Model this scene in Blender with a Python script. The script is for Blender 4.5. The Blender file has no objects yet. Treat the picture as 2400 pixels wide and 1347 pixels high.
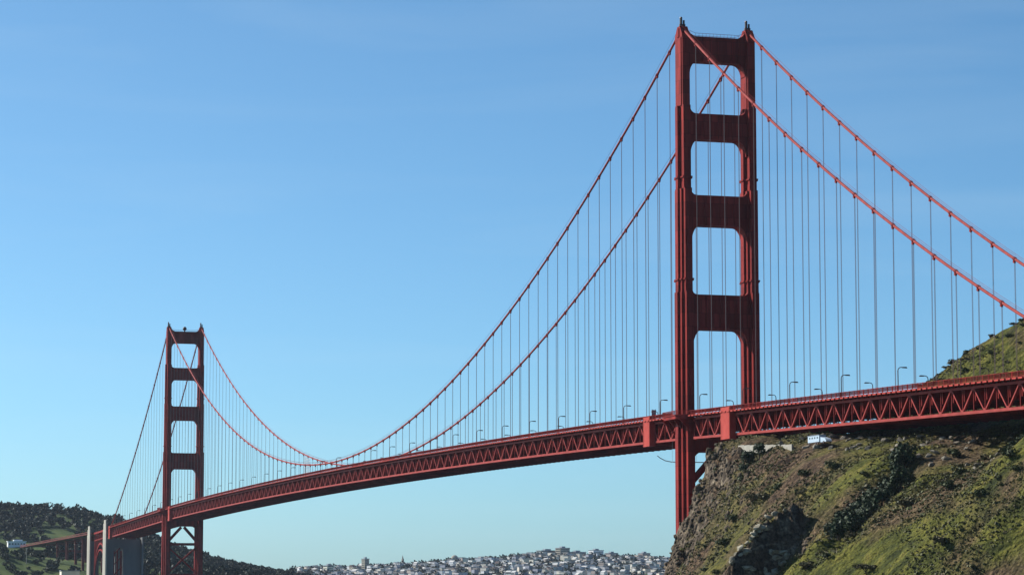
import bpy, math, random
import numpy as np
from mathutils import Vector, Matrix

S = bpy.context.scene
COL = S.collection
rng = random.Random(11)
NR = np.random.RandomState(5)

# ------------------------------------------------------------------ camera, sky, sun, exposure
# world frame: +Y runs along the bridge from the near tower to the far tower, -X is the sunny side, z = 0 is the water
cam_d = bpy.data.cameras.new('camera')
cam = bpy.data.objects.new('camera', cam_d)
COL.objects.link(cam)
cam.location = (-372.45, -996.9, 6.2)
cam.rotation_euler = (math.radians(90 + 6.338), 0, math.radians(-16.158))
cam_d.sensor_width = 36
cam_d.lens = 6387.5 / 2400 * 36
cam_d.clip_start = 1
cam_d.clip_end = 40000
S.camera = cam

SUN_EL, SUN_S = math.radians(33), math.radians(44)
sun_dir = Vector((-math.cos(SUN_EL) * math.cos(SUN_S), math.cos(SUN_EL) * math.sin(SUN_S), math.sin(SUN_EL)))
world = bpy.data.worlds.new('World')
S.world = world
world.use_nodes = True
wn, wl = world.node_tree.nodes, world.node_tree.links
sky = wn.new('ShaderNodeTexSky')
sky.sky_type = 'NISHITA'
sky.sun_disc = False
sky.sun_elevation = SUN_EL
sky.sun_rotation = math.atan2(sun_dir.x, sun_dir.y)
sky.altitude = 0
sky.air_density = 0.6
sky.dust_density = 0.8
sky.ozone_density = 6.0
tint = wn.new('ShaderNodeMix'); tint.data_type = 'RGBA'; tint.blend_type = 'MULTIPLY'
tint.inputs['Factor'].default_value = 1.0
tint.inputs['B'].default_value = (.835, 1.10, 1.02, 1)          # the photograph's cool white balance, the same over the whole sky
wl.new(sky.outputs[0], tint.inputs['A'])
# thin high cirrus streaks
wtc = wn.new('ShaderNodeTexCoord'); wmp = wn.new('ShaderNodeMapping'); wmp.inputs['Scale'].default_value = (3.0, 3.0, 26.0); wmp.inputs['Rotation'].default_value = (0, .09, 0)
wnz = wn.new('ShaderNodeTexNoise'); wnz.inputs['Scale'].default_value = 1.6; wnz.inputs['Detail'].default_value = 7; wnz.inputs['Distortion'].default_value = .5
wrp = wn.new('ShaderNodeMapRange'); wrp.inputs['From Min'].default_value = .50; wrp.inputs['From Max'].default_value = .80; wrp.inputs['To Min'].default_value = 0; wrp.inputs['To Max'].default_value = .085
wmx = wn.new('ShaderNodeMix'); wmx.data_type = 'RGBA'; wmx.inputs['B'].default_value = (5.2, 6.2, 6.6, 1)
wl.new(wtc.outputs['Generated'], wmp.inputs[0]); wl.new(wmp.outputs[0], wnz.inputs['Vector']); wl.new(wnz.outputs[0], wrp.inputs['Value'])
wl.new(wrp.outputs[0], wmx.inputs['Factor']); wl.new(tint.outputs['Result'], wmx.inputs['A']); wl.new(wmx.outputs['Result'], wn['Background'].inputs[0])
wn['Background'].inputs[1].default_value = 0.096
sun_d = bpy.data.lights.new('sun', 'SUN')
sun_d.energy = 5.0
sun_d.angle = math.radians(0.5)
sun_d.color = (1.0, 0.95, 0.87)
sun = bpy.data.objects.new('sun', sun_d)
COL.objects.link(sun)
sun.rotation_euler = sun_dir.to_track_quat('Z', 'Y').to_euler()
sun.location = (0, 0, 400)
S.view_settings.view_transform = 'Standard'
S.view_settings.look = 'None'
S.view_settings.exposure = 0.55
S.view_settings.gamma = 1.0
S.view_settings.use_curve_mapping = False

# ------------------------------------------------------------------ mesh helpers
class MB:
    """collects boxes, beams, tubes, prisms into one mesh"""
    def __init__(s):
        s.v, s.f, s.m = [], [], []
    def _add(s, vs, fs, mi=0):
        b = len(s.v)
        s.v += [tuple(p) for p in vs]
        s.f += [tuple(i + b for i in f) for f in fs]
        s.m += [mi] * len(fs)
    def box(s, x0, x1, y0, y1, z0, z1, mi=0):
        vs = [(x0,y0,z0),(x1,y0,z0),(x1,y1,z0),(x0,y1,z0),(x0,y0,z1),(x1,y0,z1),(x1,y1,z1),(x0,y1,z1)]
        s._add(vs, [(0,3,2,1),(4,5,6,7),(0,1,5,4),(1,2,6,5),(2,3,7,6),(3,0,4,7)], mi)
        return s
    def beam(s, p, q, w, h, up=(0,0,1), mi=0):
        p, q = Vector(p), Vector(q)
        d = (q - p).normalized()
        u = Vector(up)
        if abs(d.dot(u)) > .98: u = Vector((1,0,0))
        sd = d.cross(u).normalized(); u = sd.cross(d).normalized()
        vs = []
        for c in (p, q):
            for a, b in ((-1,-1),(1,-1),(1,1),(-1,1)):
                vs.append(c + sd * (a*w/2) + u * (b*h/2))
        s._add(vs, [(0,1,2,3),(7,6,5,4),(0,4,5,1),(1,5,6,2),(2,6,7,3),(3,7,4,0)], mi)
        return s
    def sweep(s, pts, w, h, mi=0):
        """box section swept along a path that keeps to one vertical plane x = const"""
        vs, fs = [], []
        n = len(pts)
        for (x,y,z) in pts:
            vs += [(x-w/2,y,z-h/2),(x+w/2,y,z-h/2),(x+w/2,y,z+h/2),(x-w/2,y,z+h/2)]
        for i in range(n-1):
            a, b = 4*i, 4*i+4
            for k in range(4):
                j = (k+1) % 4
                fs.append((a+k, a+j, b+j, b+k))
        fs.append((3,2,1,0)); e = 4*(n-1); fs.append((e,e+1,e+2,e+3))
        s._add(vs, [tuple(reversed(f)) for f in fs], mi)
        return s
    def tube(s, pts, r, n=8, mi=0, cap=True):
        vs, fs = [], []
        m = len(pts)
        rs = r if isinstance(r, (list, tuple)) else [r]*m
        for i, p in enumerate(pts):
            p = Vector(p)
            t = (Vector(pts[min(i+1,m-1)]) - Vector(pts[max(i-1,0)])).normalized()
            ref = Vector((1,0,0)) if abs(t.x) < .9 else Vector((0,1,0))
            a = t.cross(ref).normalized(); b = t.cross(a)
            for k in range(n):
                th = 2*math.pi*k/n
                vs.append(p + a*(rs[i]*math.cos(th)) + b*(rs[i]*math.sin(th)))
        for i in range(m-1):
            for k in range(n):
                j = (k+1) % n
                fs.append((i*n+k, (i+1)*n+k, (i+1)*n+j, i*n+j))
        if cap:
            fs.append(tuple(range(n))); fs.append(tuple(reversed(range((m-1)*n, m*n))))
        s._add(vs, fs, mi)
        return s
    def prism(s, poly, axis, a, b, mi=0):
        """poly in the two other axes (axis 'z': xy, 'y': xz, 'x': yz) extruded from a to b"""
        def P(u, v, t):
            return (u,v,t) if axis == 'z' else ((u,t,v) if axis == 'y' else (t,u,v))
        n = len(poly)
        vs = [P(u,v,a) for u,v in poly] + [P(u,v,b) for u,v in poly]
        fs = [tuple(range(n)), tuple(range(2*n-1, n-1, -1))]
        fs += [(i, i+n, (i+1)%n+n, (i+1)%n) for i in range(n)]
        s._add(vs, fs, mi)
        return s
    def ball(s, c, r, n=10, mi=0):
        vs, fs = [], []
        m = n//2
        for i in range(m+1):
            ph = math.pi*i/m
            for k in range(n):
                th = 2*math.pi*k/n
                vs.append((c[0]+r*math.sin(ph)*math.cos(th), c[1]+r*math.sin(ph)*math.sin(th), c[2]+r*math.cos(ph)))
        for i in range(m):
            for k in range(n):
                fs.append((i*n+k, (i+1)*n+k, (i+1)*n+(k+1)%n, i*n+(k+1)%n))
        s._add(vs, fs, mi)
        return s
    def mesh(s, name, mats):
        me = bpy.data.meshes.new(name)
        me.from_pydata(s.v, [], s.f)
        for m in (mats if isinstance(mats, (list, tuple)) else [mats]): me.materials.append(m)
        if any(s.m): me.polygons.foreach_set('material_index', s.m)
        import bmesh
        bm = bmesh.new(); bm.from_mesh(me)
        bmesh.ops.recalc_face_normals(bm, faces=bm.faces)
        bm.to_mesh(me); bm.free()
        me.update()
        return me

def arr_mesh(name, v, f, mat, smooth=False):
    """mesh from arrays (n,3), (m,k)"""
    me = bpy.data.meshes.new(name)
    v = np.asarray(v, np.float32); f = np.asarray(f, np.int32)
    me.vertices.add(len(v)); me.vertices.foreach_set('co', v.ravel())
    k = f.shape[1]
    me.loops.add(f.size); me.loops.foreach_set('vertex_index', f.ravel())
    me.polygons.add(len(f)); me.polygons.foreach_set('loop_start', np.arange(len(f), dtype=np.int32)*k)
    if smooth: me.polygons.foreach_set('use_smooth', np.ones(len(f), bool))
    me.materials.append(mat)
    me.update(calc_edges=True); me.validate()
    return me

def put(name, me, parent=None, loc=(0,0,0), rot=(0,0,0), scale=(1,1,1)):
    o = bpy.data.objects.new(name, me)
    o.location = loc; o.rotation_euler = rot; o.scale = scale
    if parent is not None: o.parent = parent
    COL.objects.link(o)
    return o

def tag(o, label=None, cat=None, group=None, kind=None):
    if label: o['label'] = label
    if cat: o['category'] = cat
    if group: o['group'] = group
    if kind: o['kind'] = kind
    return o

def thing(name, label, cat, loc=(0,0,0), group=None, rot=(0,0,0)):
    return tag(put(name, None, loc=loc, rot=rot), label, cat, group)

def copy_tree(o, parent=None):
    c = o.copy(); COL.objects.link(c)
    if parent is not None:
        c.parent = parent
    for ch in o.children:
        copy_tree(ch, c)
    return c

# ------------------------------------------------------------------ value noise (numpy)
_T = NR.rand(256, 256)
def vnoise(x, y):
    xi, yi = np.floor(x).astype(int), np.floor(y).astype(int)
    fx, fy = x - xi, y - yi
    fx = fx*fx*(3-2*fx); fy = fy*fy*(3-2*fy)
    g = lambda a, b: _T[a % 256, b % 256]
    return (g(xi,yi)*(1-fx)+g(xi+1,yi)*fx)*(1-fy) + (g(xi,yi+1)*(1-fx)+g(xi+1,yi+1)*fx)*fy
def fbm(x, y, o=4):
    s, a, t = 0, 1, 0
    for k in range(o):
        s = s + a*(vnoise(x*2**k+17*k, y*2**k+31*k)-.5); t += a; a *= .5
    return s/t*2
def ridged(x, y, o=3):
    s, a, t = 0, 1, 0
    for k in range(o):
        s = s + a*(1-abs(2*vnoise(x*2**k+7*k, y*2**k+13*k)-1)); t += a; a *= .5
    return s/t
def sstep(a, b, x):
    t = np.clip((x-a)/(b-a), 0, 1)
    return t*t*(3-2*t)

# ------------------------------------------------------------------ materials
def newmat(name):
    m = bpy.data.materials.new(name); m.use_nodes = True
    nt = m.node_tree
    return m, nt.nodes, nt.links, nt.nodes['Principled BSDF']
def ramp(n, stops, interp='LINEAR'):
    r = n.new('ShaderNodeValToRGB')
    r.color_ramp.interpolation = interp
    e = r.color_ramp.elements
    while len(e) < len(stops): e.new(.5)
    for i, (p, c) in enumerate(stops):
        e[i].position = p; e[i].color = (c[0], c[1], c[2], 1)
    return r
def noise_mat(name, c0, c1, scale=.3, rough=.6, bump=0., bscale=None, spec=.3, detail=6, streak=None):
    m, n, l, b = newmat(name)
    tc = n.new('ShaderNodeTexCoord')
    nz = n.new('ShaderNodeTexNoise'); nz.inputs['Scale'].default_value = scale; nz.inputs['Detail'].default_value = detail
    src = tc.outputs['Object']
    if streak:
        mp = n.new('ShaderNodeMapping'); mp.inputs['Scale'].default_value = streak
        l.new(src, mp.inputs[0]); src = mp.outputs[0]
    l.new(src, nz.inputs['Vector'])
    r = ramp(n, [(.32, c0), (.68, c1)])
    l.new(nz.outputs[0], r.inputs[0]); l.new(r.outputs[0], b.inputs['Base Color'])
    b.inputs['Roughness'].default_value = rough
    b.inputs['Specular IOR Level'].default_value = spec
    if bump:
        bp = n.new('ShaderNodeBump'); bp.inputs['Strength'].default_value = bump
        n2 = n.new('ShaderNodeTexNoise'); n2.inputs['Scale'].default_value = bscale or scale*6; n2.inputs['Detail'].default_value = 5
        l.new(src, n2.inputs['Vector']); l.new(n2.outputs[0], bp.inputs['Height']); l.new(bp.outputs[0], b.inputs['Normal'])
    return m
def leaf_mat(name, cols, rough=.65):
    """foliage: each leaf clump takes its own tint"""
    m, n, l, b = newmat(name)
    g = n.new('ShaderNodeNewGeometry')
    k = len(cols)
    r = ramp(n, [(i/(k-1), c) for i, c in enumerate(cols)])
    l.new(g.outputs['Random Per Island'], r.inputs[0])
    l.new(r.outputs[0], b.inputs['Base Color'])
    b.inputs['Roughness'].default_value = rough
    b.inputs['Specular IOR Level'].default_value = .2
    return m

M = {}
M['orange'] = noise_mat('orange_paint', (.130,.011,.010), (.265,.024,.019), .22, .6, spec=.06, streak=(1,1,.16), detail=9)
def plate_tints(m):
    # repainted plates: every plate of the steel keeps a slightly different tint, with darker seams between
    n, l = m.node_tree.nodes, m.node_tree.links
    b = n['Principled BSDF']; src = b.inputs['Base Color'].links[0].from_socket
    tc = n.new('ShaderNodeTexCoord'); sp = n.new('ShaderNodeSeparateXYZ'); l.new(tc.outputs['Object'], sp.inputs[0])
    ad = n.new('ShaderNodeMath'); ad.operation = 'ADD'; l.new(sp.outputs['X'], ad.inputs[0]); l.new(sp.outputs['Y'], ad.inputs[1])
    cb = n.new('ShaderNodeCombineXYZ'); l.new(ad.outputs[0], cb.inputs['X']); l.new(sp.outputs['Z'], cb.inputs['Y'])
    bt = n.new('ShaderNodeTexBrick'); bt.inputs['Scale'].default_value = 1.0; bt.inputs['Brick Width'].default_value = 2.9; bt.inputs['Row Height'].default_value = 5.4
    bt.inputs['Mortar Size'].default_value = .10; bt.inputs['Mortar Smooth'].default_value = .3
    bt.inputs['Color1'].default_value = (.80,.78,.78,1); bt.inputs['Color2'].default_value = (1.18,1.2,1.2,1); bt.inputs['Mortar'].default_value = (.62,.62,.64,1)
    l.new(cb.outputs[0], bt.inputs['Vector'])
    mx = n.new('ShaderNodeMix'); mx.data_type = 'RGBA'; mx.blend_type = 'MULTIPLY'; mx.inputs['Factor'].default_value = 1
    l.new(src, mx.inputs['A']); l.new(bt.outputs['Color'], mx.inputs['B']); l.new(mx.outputs['Result'], b.inputs['Base Color'])
plate_tints(M['orange'])
M['viaduct'] = noise_mat('viaduct_paint', (.10,.032,.030), (.16,.05,.045), .1, .8, spec=.05)
M['rope'] = noise_mat('rope_paint', (.17,.115,.115), (.24,.16,.155), .5, .7, spec=.1)
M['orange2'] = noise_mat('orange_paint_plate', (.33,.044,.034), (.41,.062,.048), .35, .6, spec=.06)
M['orange_lit'] = noise_mat('orange_paint_sunlit', (.24,.038,.033), (.34,.056,.048), .3, .6, spec=.06)  # lighter copy of the bridge orange, sunlight put into the colour
M['lamp'] = noise_mat('lamp_paint', (.05,.030,.028), (.08,.045,.04), .5, .5)
M['asphalt'] = noise_mat('asphalt', (.04,.04,.042), (.06,.06,.06), .4, .9)
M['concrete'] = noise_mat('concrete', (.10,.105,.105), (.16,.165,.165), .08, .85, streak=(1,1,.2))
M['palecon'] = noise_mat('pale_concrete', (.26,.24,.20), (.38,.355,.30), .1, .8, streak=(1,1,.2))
M['cream'] = noise_mat('cream_paint', (.66,.62,.50), (.76,.72,.60), .3, .7)
M['white'] = noise_mat('white_paint', (.72,.73,.74), (.82,.82,.82), .2, .6)
M['paleblue'] = noise_mat('pale_blue_paint', (.34,.43,.52), (.42,.50,.58), .2, .5)
M['grey'] = noise_mat('grey_paint', (.20,.23,.27), (.28,.31,.34), .2, .7)
M['glass'] = noise_mat('dark_glass', (.02,.025,.03), (.05,.055,.06), .2, .15, spec=.6)
M['steel'] = noise_mat('grey_steel', (.16,.17,.19), (.24,.25,.27), .5, .5)
M['rock'] = noise_mat('boulder_rock', (.10,.085,.065), (.26,.23,.18), .5, .9, .6, 2.5)
M['rockdark'] = noise_mat('cliff_rock', (.035,.026,.019), (.150,.115,.082), .35, .95, .6, 3, spec=.1)
M['rockpale'] = noise_mat('pale_rock', (.14,.12,.085), (.36,.33,.25), .9, .9, .7, 3)
M['bark'] = noise_mat('bark', (.05,.038,.028), (.09,.07,.05), .8, .9)
M['leaf_dark'] = leaf_mat('dark_foliage', [(.012,.024,.014), (.022,.040,.018), (.035,.055,.022), (.055,.075,.030)])
M['leaf_far'] = leaf_mat('far_foliage', [(.008,.016,.012), (.014,.026,.016), (.024,.038,.020)])
M['leaf_scrub'] = leaf_mat('scrub_foliage', [(.022,.029,.009), (.052,.060,.013), (.092,.095,.019), (.138,.124,.032), (.100,.074,.040), (.068,.075,.017), (.074,.062,.028), (.036,.041,.013)])
M['leaf_brush'] = leaf_mat('dry_brush_foliage', [(.030,.030,.012), (.060,.056,.020), (.095,.075,.034), (.050,.056,.018)])
M['leaf_olive'] = leaf_mat('bush_foliage', [(.020,.032,.010), (.035,.050,.014), (.060,.075,.020)])

# ------------------------------------------------------------------ bridge profile
VZ = lambda y: 65.2 - .0052*(y-1757)        # viaduct deck
def P(y):
    """height of the railing's top along the bridge"""
    if y < 0: return 75.1 + .0222*y
    if y <= 1280: return 75.1 + 5.2*(1-((y-640)/640)**2)
    return 75.1 - .0232*(y-1280)
def cable_z(y):
    if y < 0: t = -y/343
    elif y > 1280: t = (y-1280)/343
    else: return 84 + 142.4*((y-640)/640)**2
    return 226.4 + (64-226.4)*t - 41*t*(1-t)

# ------------------------------------------------------------------ near bluff: a height field over the ground plan
CTRL = np.array([
 # crest beside the deck, sunny side
 (-24,-62,59.5),(-24,-90,58.6),(-24,-125,57),(-24,-152,53.8),(-24,-188,50.6),(-24,-227,48.2),(-24,-251,42),(-24,-263,38.5),(-24,-280,40.5),(-24,-307,49),(-14,-335,55),(4,-365,58),(30,-400,62),
 # foot of the slope
 (-43,-62,10),(-53,-92,10),(-66,-145,10),(-74,-200,10),(-76,-255,10),(-68,-305,10),(-48,-350,10),(-10,-400,10),(40,-450,10),
 (-51,-68,-7),(-63,-100,-7),(-79,-150,-7),(-89,-205,-7),(-92,-262,-7),(-82,-322,-7),(-58,-370,-7),(-16,-422,-7),(40,-475,-8),
 (-80,-60,-9),(-120,-120,-9),(-160,-200,-9),(-190,-300,-9),(-190,-60,-9),(-150,-380,-9),(-100,-450,-9),(-190,-520,-9),(0,-520,-9),(120,-520,-8),
 # mid slope
 (-34,-62,34),(-39,-95,35),(-45,-145,34),(-49,-200,31),(-50,-255,27),(-46,-300,30),(-30,-345,36),(4,-392,36),
 # cliff end towards the tower
 (-30,-50,20),(-14,-46,30),(4,-44,34),(-40,-40,-7),(-20,-24,-6),(0,-14,-4),(25,-18,6),(20,-42,36),(40,-40,20),(60,-30,-4),(100,-20,-6),(0,30,-8),(-60,20,-9),(100,50,-9),(200,40,-9),
 # bench under the deck
 (-10,-62,58),(6,-64,56),(-8,-100,57),(10,-100,57),(-8,-150,56.5),(10,-150,57.5),(-8,-200,54),(10,-200,56),(-8,-255,45),(10,-255,51),(-8,-300,52),(15,-300,57),(15,-340,61),
 # hill on the shady side
 (26,-74,60),(46,-89,80),(56,-93,87.5),(64,-97,94.5),(79,-105,104.5),(110,-115,120),(160,-130,130),(255,-150,140),
 (60,-62,62),(90,-68,74),(130,-70,78),(200,-70,70),(130,-40,20),
 (32,-150,64),(33,-200,66),(33,-250,65),(58,-150,80),(66,-200,86),(72,-260,88),(110,-200,110),(110,-300,112),(40,-310,70),(60,-380,76),(110,-420,80),(200,-300,142),(250,-420,110),(250,-520,60),
])
def rbf_fit(c, smooth=1.0):
    xy, z = c[:,:2], c[:,2]
    n = len(c)
    d = np.sqrt(((xy[:,None]-xy[None])**2).sum(-1))
    A = np.zeros((n+3, n+3)); A[:n,:n] = d - smooth*np.eye(n)
    A[:n,n] = 1; A[:n,n+1:] = xy; A[n,:n] = 1; A[n+1:,:n] = xy.T
    return np.linalg.solve(A, np.concatenate([z, [0,0,0]]))
def rbf_eval(c, w, x, y):
    out = w[len(c)] + w[len(c)+1]*x + w[len(c)+2]*y
    for i in range(len(c)):
        out = out + w[i]*np.hypot(x-c[i,0], y-c[i,1])
    return out
_WN = rbf_fit(CTRL)
SPUR_Y = -222.
def near_h(x, y):
    x = np.asarray(x, float); y = np.asarray(y, float)
    h0 = rbf_eval(CTRL, _WN, x, y)
    # broken ledges: the contour lines wander in and out with height, most on the cliffy end
    amp = 1.0 + 2.6*sstep(-150, -80, y)
    xs_ = x + amp*fbm(y/7, h0/4.5, 3)*sstep(-14, -26, x)*sstep(2, 9, h0)
    h = rbf_eval(CTRL, _WN, xs_, y)
    land = sstep(-2, 14, h)
    slope = sstep(-18, -36, x)                                    # 1 on the sunny slope
    wx = x + 6*fbm(x/30, y/30, 2)
    # runnels going down the slope
    rn = ridged((y + .35*x + 5*fbm(x/24, y/24, 2))/17, wx/70, 3)
    rn2 = ridged((y + .45*x + 2*fbm(x/9, y/9, 2))/6.5, wx/28, 2)
    h = h + land*slope*((rn-.55)*6.4 + (rn2-.55)*1.7)
    h = h + land*(1.5*fbm(x/15, y/15, 4) + .9*fbm(x/5, y/5, 3))
    # cliffy south end
    cl = sstep(-130, -70, y)*slope*land
    h = h + cl*(ridged(x/9, y/9, 3)-.55)*3.2
    # rocky spur whose side away from the sun falls sheer into a gully
    yy = y - (SPUR_Y + 2.5*fbm(x/8, y/40, 2))
    along = sstep(-84, -78, x)*sstep(-52, -61, x)
    rise = np.exp(-np.clip(yy, 0, None)/8)*sstep(0, 1.0, yy)
    cw = 9 + np.clip(-57-x, 0, 22)*1.35
    cd = 5 + np.clip(-57-x, 0, 22)*.22
    cut = sstep(1.0, -1.0, yy)*np.exp(-(np.clip(-yy,0,None)/cw)**2)
    h = h + along*(12.0*rise*(1+.5*fbm(x/3.2,y/3.2,3)) - cd*cut)
    # a wooded gully further along
    gy = y - (-243 + (x+40)*.55)
    al = sstep(-66, -52, x)*sstep(-22, -32, x)
    h = h - al*7.5*np.exp(-(gy/9)**2)
    return h

# ------------------------------------------------------------------ far shore height field
FAR = np.array([
 # wooded ridge behind the far anchorage
 (-400,2800,112),(-200,2795,116),(-8,2785,117),(68,2777,111),(132,2769,104),(161,2765,94),(216,2757,68),(271,2748,42),(318,2740,34),(363,2731,27),(411,2721,18),(470,2750,10),
 (-300,3200,110),(0,3200,105),(200,3200,70),(400,3200,18),(550,3300,8),
 # ground before the ridge, clearing, viaduct end
 (58,2577,80),(-30,2600,84),(-200,2600,82),(130,2560,66),(200,2500,40),(-24,2470,57),(-90,2470,56),(-300,2450,58),(60,2440,56),(120,2400,48),
 (0,2250,44),(-80,2200,43),(-250,2200,46),(80,2200,40),(150,2250,34),(230,2400,26),
 # slope towards the water, and the shore
 (-320,1900,46),(-200,1900,46),(-95,1892,49),(-60,1900,43),(-30,1905,36),(20,1900,30),(90,1900,26),(160,1880,14),(220,1880,6),
 (-320,1790,21),(-130,1790,21),(-70,1790,20),(-30,1790,16),(40,1720,10),(100,1720,6),(-300,1660,-6),(-100,1660,-4),(0,1640,6),(100,1640,-4),(200,1780,-6),
 (300,2100,4),(350,2300,4),(420,2450,2),(560,2750,-4),(700,3100,-6),(300,1900,-8),(600,2500,-9),(900,2800,-9),(1200,3100,-9),
 # the city slope
 (690,3450,6),(820,3420,6),(1000,3450,6),(1250,3480,6),(1500,3450,4),(1800,3350,-3),
 (700,3900,30),(800,3850,32),(1000,3850,38),(1250,3850,42),(1500,3800,38),(1800,3700,30),
 (720,4500,40),(850,4500,43),(1000,4500,53),(1150,4480,67),(1300,4450,77),(1450,4430,73),(1600,4400,63),(1900,4300,55),
 (700,5200,40),(1000,5300,55),(1400,5200,70),(2000,5000,50),(800,7000,30),(1800,7000,30),(2600,6000,30),
 (-1000,2300,40),(-1500,2600,30),(-1000,1900,8),(-1000,1700,-8),(-600,1640,-8),(-600,1850,30),(0,4000,80),(-1500,5000,60),(-1500,7500,40),(0,6500,60),(3400,7500,30),(3400,4000,-9),(3400,5000,20),(2600,4000,-6),(2600,2500,-9),(1500,1700,-9),(0,1500,-9),(-1500,1500,-9),
], float)
_WF = rbf_fit(FAR)
def far_h(x, y):
    x = np.asarray(x, float); y = np.asarray(y, float)
    h = rbf_eval(FAR, _WF, x, y)
    return h + sstep(0, 15, h)*(4*fbm(x/90, y/90, 4))

def grid_mesh(name, x0, x1, y0, y1, st, fn, mat, smooth=True):
    xs = np.arange(x0, x1+st*.5, st); ys = np.arange(y0, y1+st*.5, st)
    X, Y = np.meshgrid(xs, ys)
    Z = fn(X, Y)
    nx, ny = len(xs), len(ys)
    i = np.arange((nx-1)*(ny-1)); r, c = i//(nx-1), i % (nx-1)
    a = r*nx + c
    return arr_mesh(name, np.stack([X,Y,Z],-1).reshape(-1,3), np.stack([a,a+1,a+nx+1,a+nx],-1), mat, smooth), X, Y, Z

def hill_material():
    m, n, l, b = newmat('hillside_ground')
    tc = n.new('ShaderNodeTexCoord'); g = n.new('ShaderNodeNewGeometry')
    def nz(scale, det=6, dist=0., mp=None):
        t = n.new('ShaderNodeTexNoise'); t.inputs['Scale'].default_value = scale; t.inputs['Detail'].default_value = det
        t.inputs['Distortion'].default_value = dist
        src = tc.outputs['Object']
        if mp:
            q = n.new('ShaderNodeMapping'); q.inputs['Scale'].default_value = mp[0]; q.inputs['Rotation'].default_value = mp[1]
            l.new(src, q.inputs[0]); src = q.outputs[0]
        l.new(src, t.inputs['Vector']); return t
    def mix(f, a, c):
        x = n.new('ShaderNodeMix'); x.data_type = 'RGBA'
        l.new(f, x.inputs['Factor'])
        l.new(a, x.inputs['A']); l.new(c, x.inputs['B'])
        return x.outputs['Result']
    # grass: olive to yellow green streaks running down the slope
    gr = ramp(n, [(.30,(.020,.025,.007)),(.44,(.050,.055,.011)),(.58,(.092,.090,.017)),(.74,(.132,.106,.029))])
    l.new(nz(.16, 8, .4, ((.45,1.3,1),(0,0,.34))).outputs[0], gr.inputs[0])
    # dry brown scrub and bare soil
    br = ramp(n, [(.32,(.016,.010,.007)),(.50,(.070,.045,.028)),(.70,(.140,.094,.056))])
    l.new(nz(.5, 8).outputs[0], br.inputs[0])
    rk = ramp(n, [(.30,(.020,.016,.012)),(.5,(.075,.056,.040)),(.72,(.20,.165,.12))])
    l.new(nz(.35, 9, .8).outputs[0], rk.inputs[0])
    sel = ramp(n, [(.44,(0,0,0)),(.60,(1,1,1))]); l.new(nz(.030, 5, .3).outputs[0], sel.inputs[0])
    # more bare soil on the cliffy end (towards the tower)
    sp = n.new('ShaderNodeSeparateXYZ'); l.new(tc.outputs['Object'], sp.inputs[0])
    mr = n.new('ShaderNodeMapRange'); mr.inputs['From Min'].default_value = -240; mr.inputs['From Max'].default_value = -95
    mr.inputs['To Min'].default_value = -.12; mr.inputs['To Max'].default_value = .62
    l.new(sp.outputs['Y'], mr.inputs['Value'])
    mr2 = n.new('ShaderNodeMapRange'); mr2.inputs['From Min'].default_value = 0; mr2.inputs['From Max'].default_value = 35
    mr2.inputs['To Min'].default_value = 0; mr2.inputs['To Max'].default_value = .62
    l.new(sp.outputs['X'], mr2.inputs['Value'])
    sb = n.new('ShaderNodeMath'); sb.operation = 'SUBTRACT'; l.new(mr.outputs[0], sb.inputs[0]); l.new(mr2.outputs[0], sb.inputs[1])
    ad = n.new('ShaderNodeMath'); ad.operation = 'ADD'; ad.use_clamp = True
    l.new(sel.outputs[0], ad.inputs[0]); l.new(sb.outputs[0], ad.inputs[1])
    c1 = mix(ad.outputs[0], gr.outputs[0], br.outputs[0])
    # rock where it is steep
    sn = n.new('ShaderNodeSeparateXYZ'); l.new(g.outputs['True Normal'], sn.inputs[0])
    st = ramp(n, [(.30,(1,1,1)),(.50,(0,0,0))]); l.new(sn.outputs['Z'], st.inputs[0])
    c2 = mix(st.outputs[0], c1, rk.outputs[0])
    fr = ramp(n, [(.32,(.42,.42,.42)),(.48,(1.0,1.0,1.0)),(.68,(1.5,1.48,1.38))]); l.new(nz(1.5, 8).outputs[0], fr.inputs[0])
    mm = n.new('ShaderNodeMix'); mm.data_type = 'RGBA'; mm.blend_type = 'MULTIPLY'; mm.inputs['Factor'].default_value = 1
    l.new(c2, mm.inputs['A']); l.new(fr.outputs[0], mm.inputs['B']); l.new(mm.outputs['Result'], b.inputs['Base Color'])
    b.inputs['Roughness'].default_value = .95; b.inputs['Specular IOR Level'].default_value = .1
    bp = n.new('ShaderNodeBump'); bp.inputs['Strength'].default_value = 1.0; bp.inputs['Distance'].default_value = 1.6
    l.new(nz(.55, 9).outputs[0], bp.inputs['Height']); l.new(bp.outputs[0], b.inputs['Normal'])
    return m
def far_material():
    m, n, l, b = newmat('far_ground')
    tc = n.new('ShaderNodeTexCoord')
    t = n.new('ShaderNodeTexNoise'); t.inputs['Scale'].default_value = .016; t.inputs['Detail'].default_value = 7
    l.new(tc.outputs['Object'], t.inputs['Vector'])
    r = ramp(n, [(.36,(.030,.050,.016)),(.5,(.055,.085,.022)),(.64,(.105,.130,.035)),(.75,(.16,.15,.07))])
    l.new(t.outputs[0], r.inputs[0]); l.new(r.outputs[0], b.inputs['Base Color'])
    b.inputs['Roughness'].default_value = .95; b.inputs['Specular IOR Level'].default_value = .1
    return m
def water_material():
    m, n, l, b = newmat('bay_water')
    b.inputs['Base Color'].default_value = (.02,.055,.075,1); b.inputs['Roughness'].default_value = .12
    tc = n.new('ShaderNodeTexCoord'); t = n.new('ShaderNodeTexNoise'); t.inputs['Scale'].default_value = .12; t.inputs['Detail'].default_value = 6
    bp = n.new('ShaderNodeBump'); bp.inputs['Strength'].default_value = .5
    l.new(tc.outputs['Object'], t.inputs['Vector']); l.new(t.outputs[0], bp.inputs['Height']); l.new(bp.outputs[0], b.inputs['Normal'])
    return m

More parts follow.
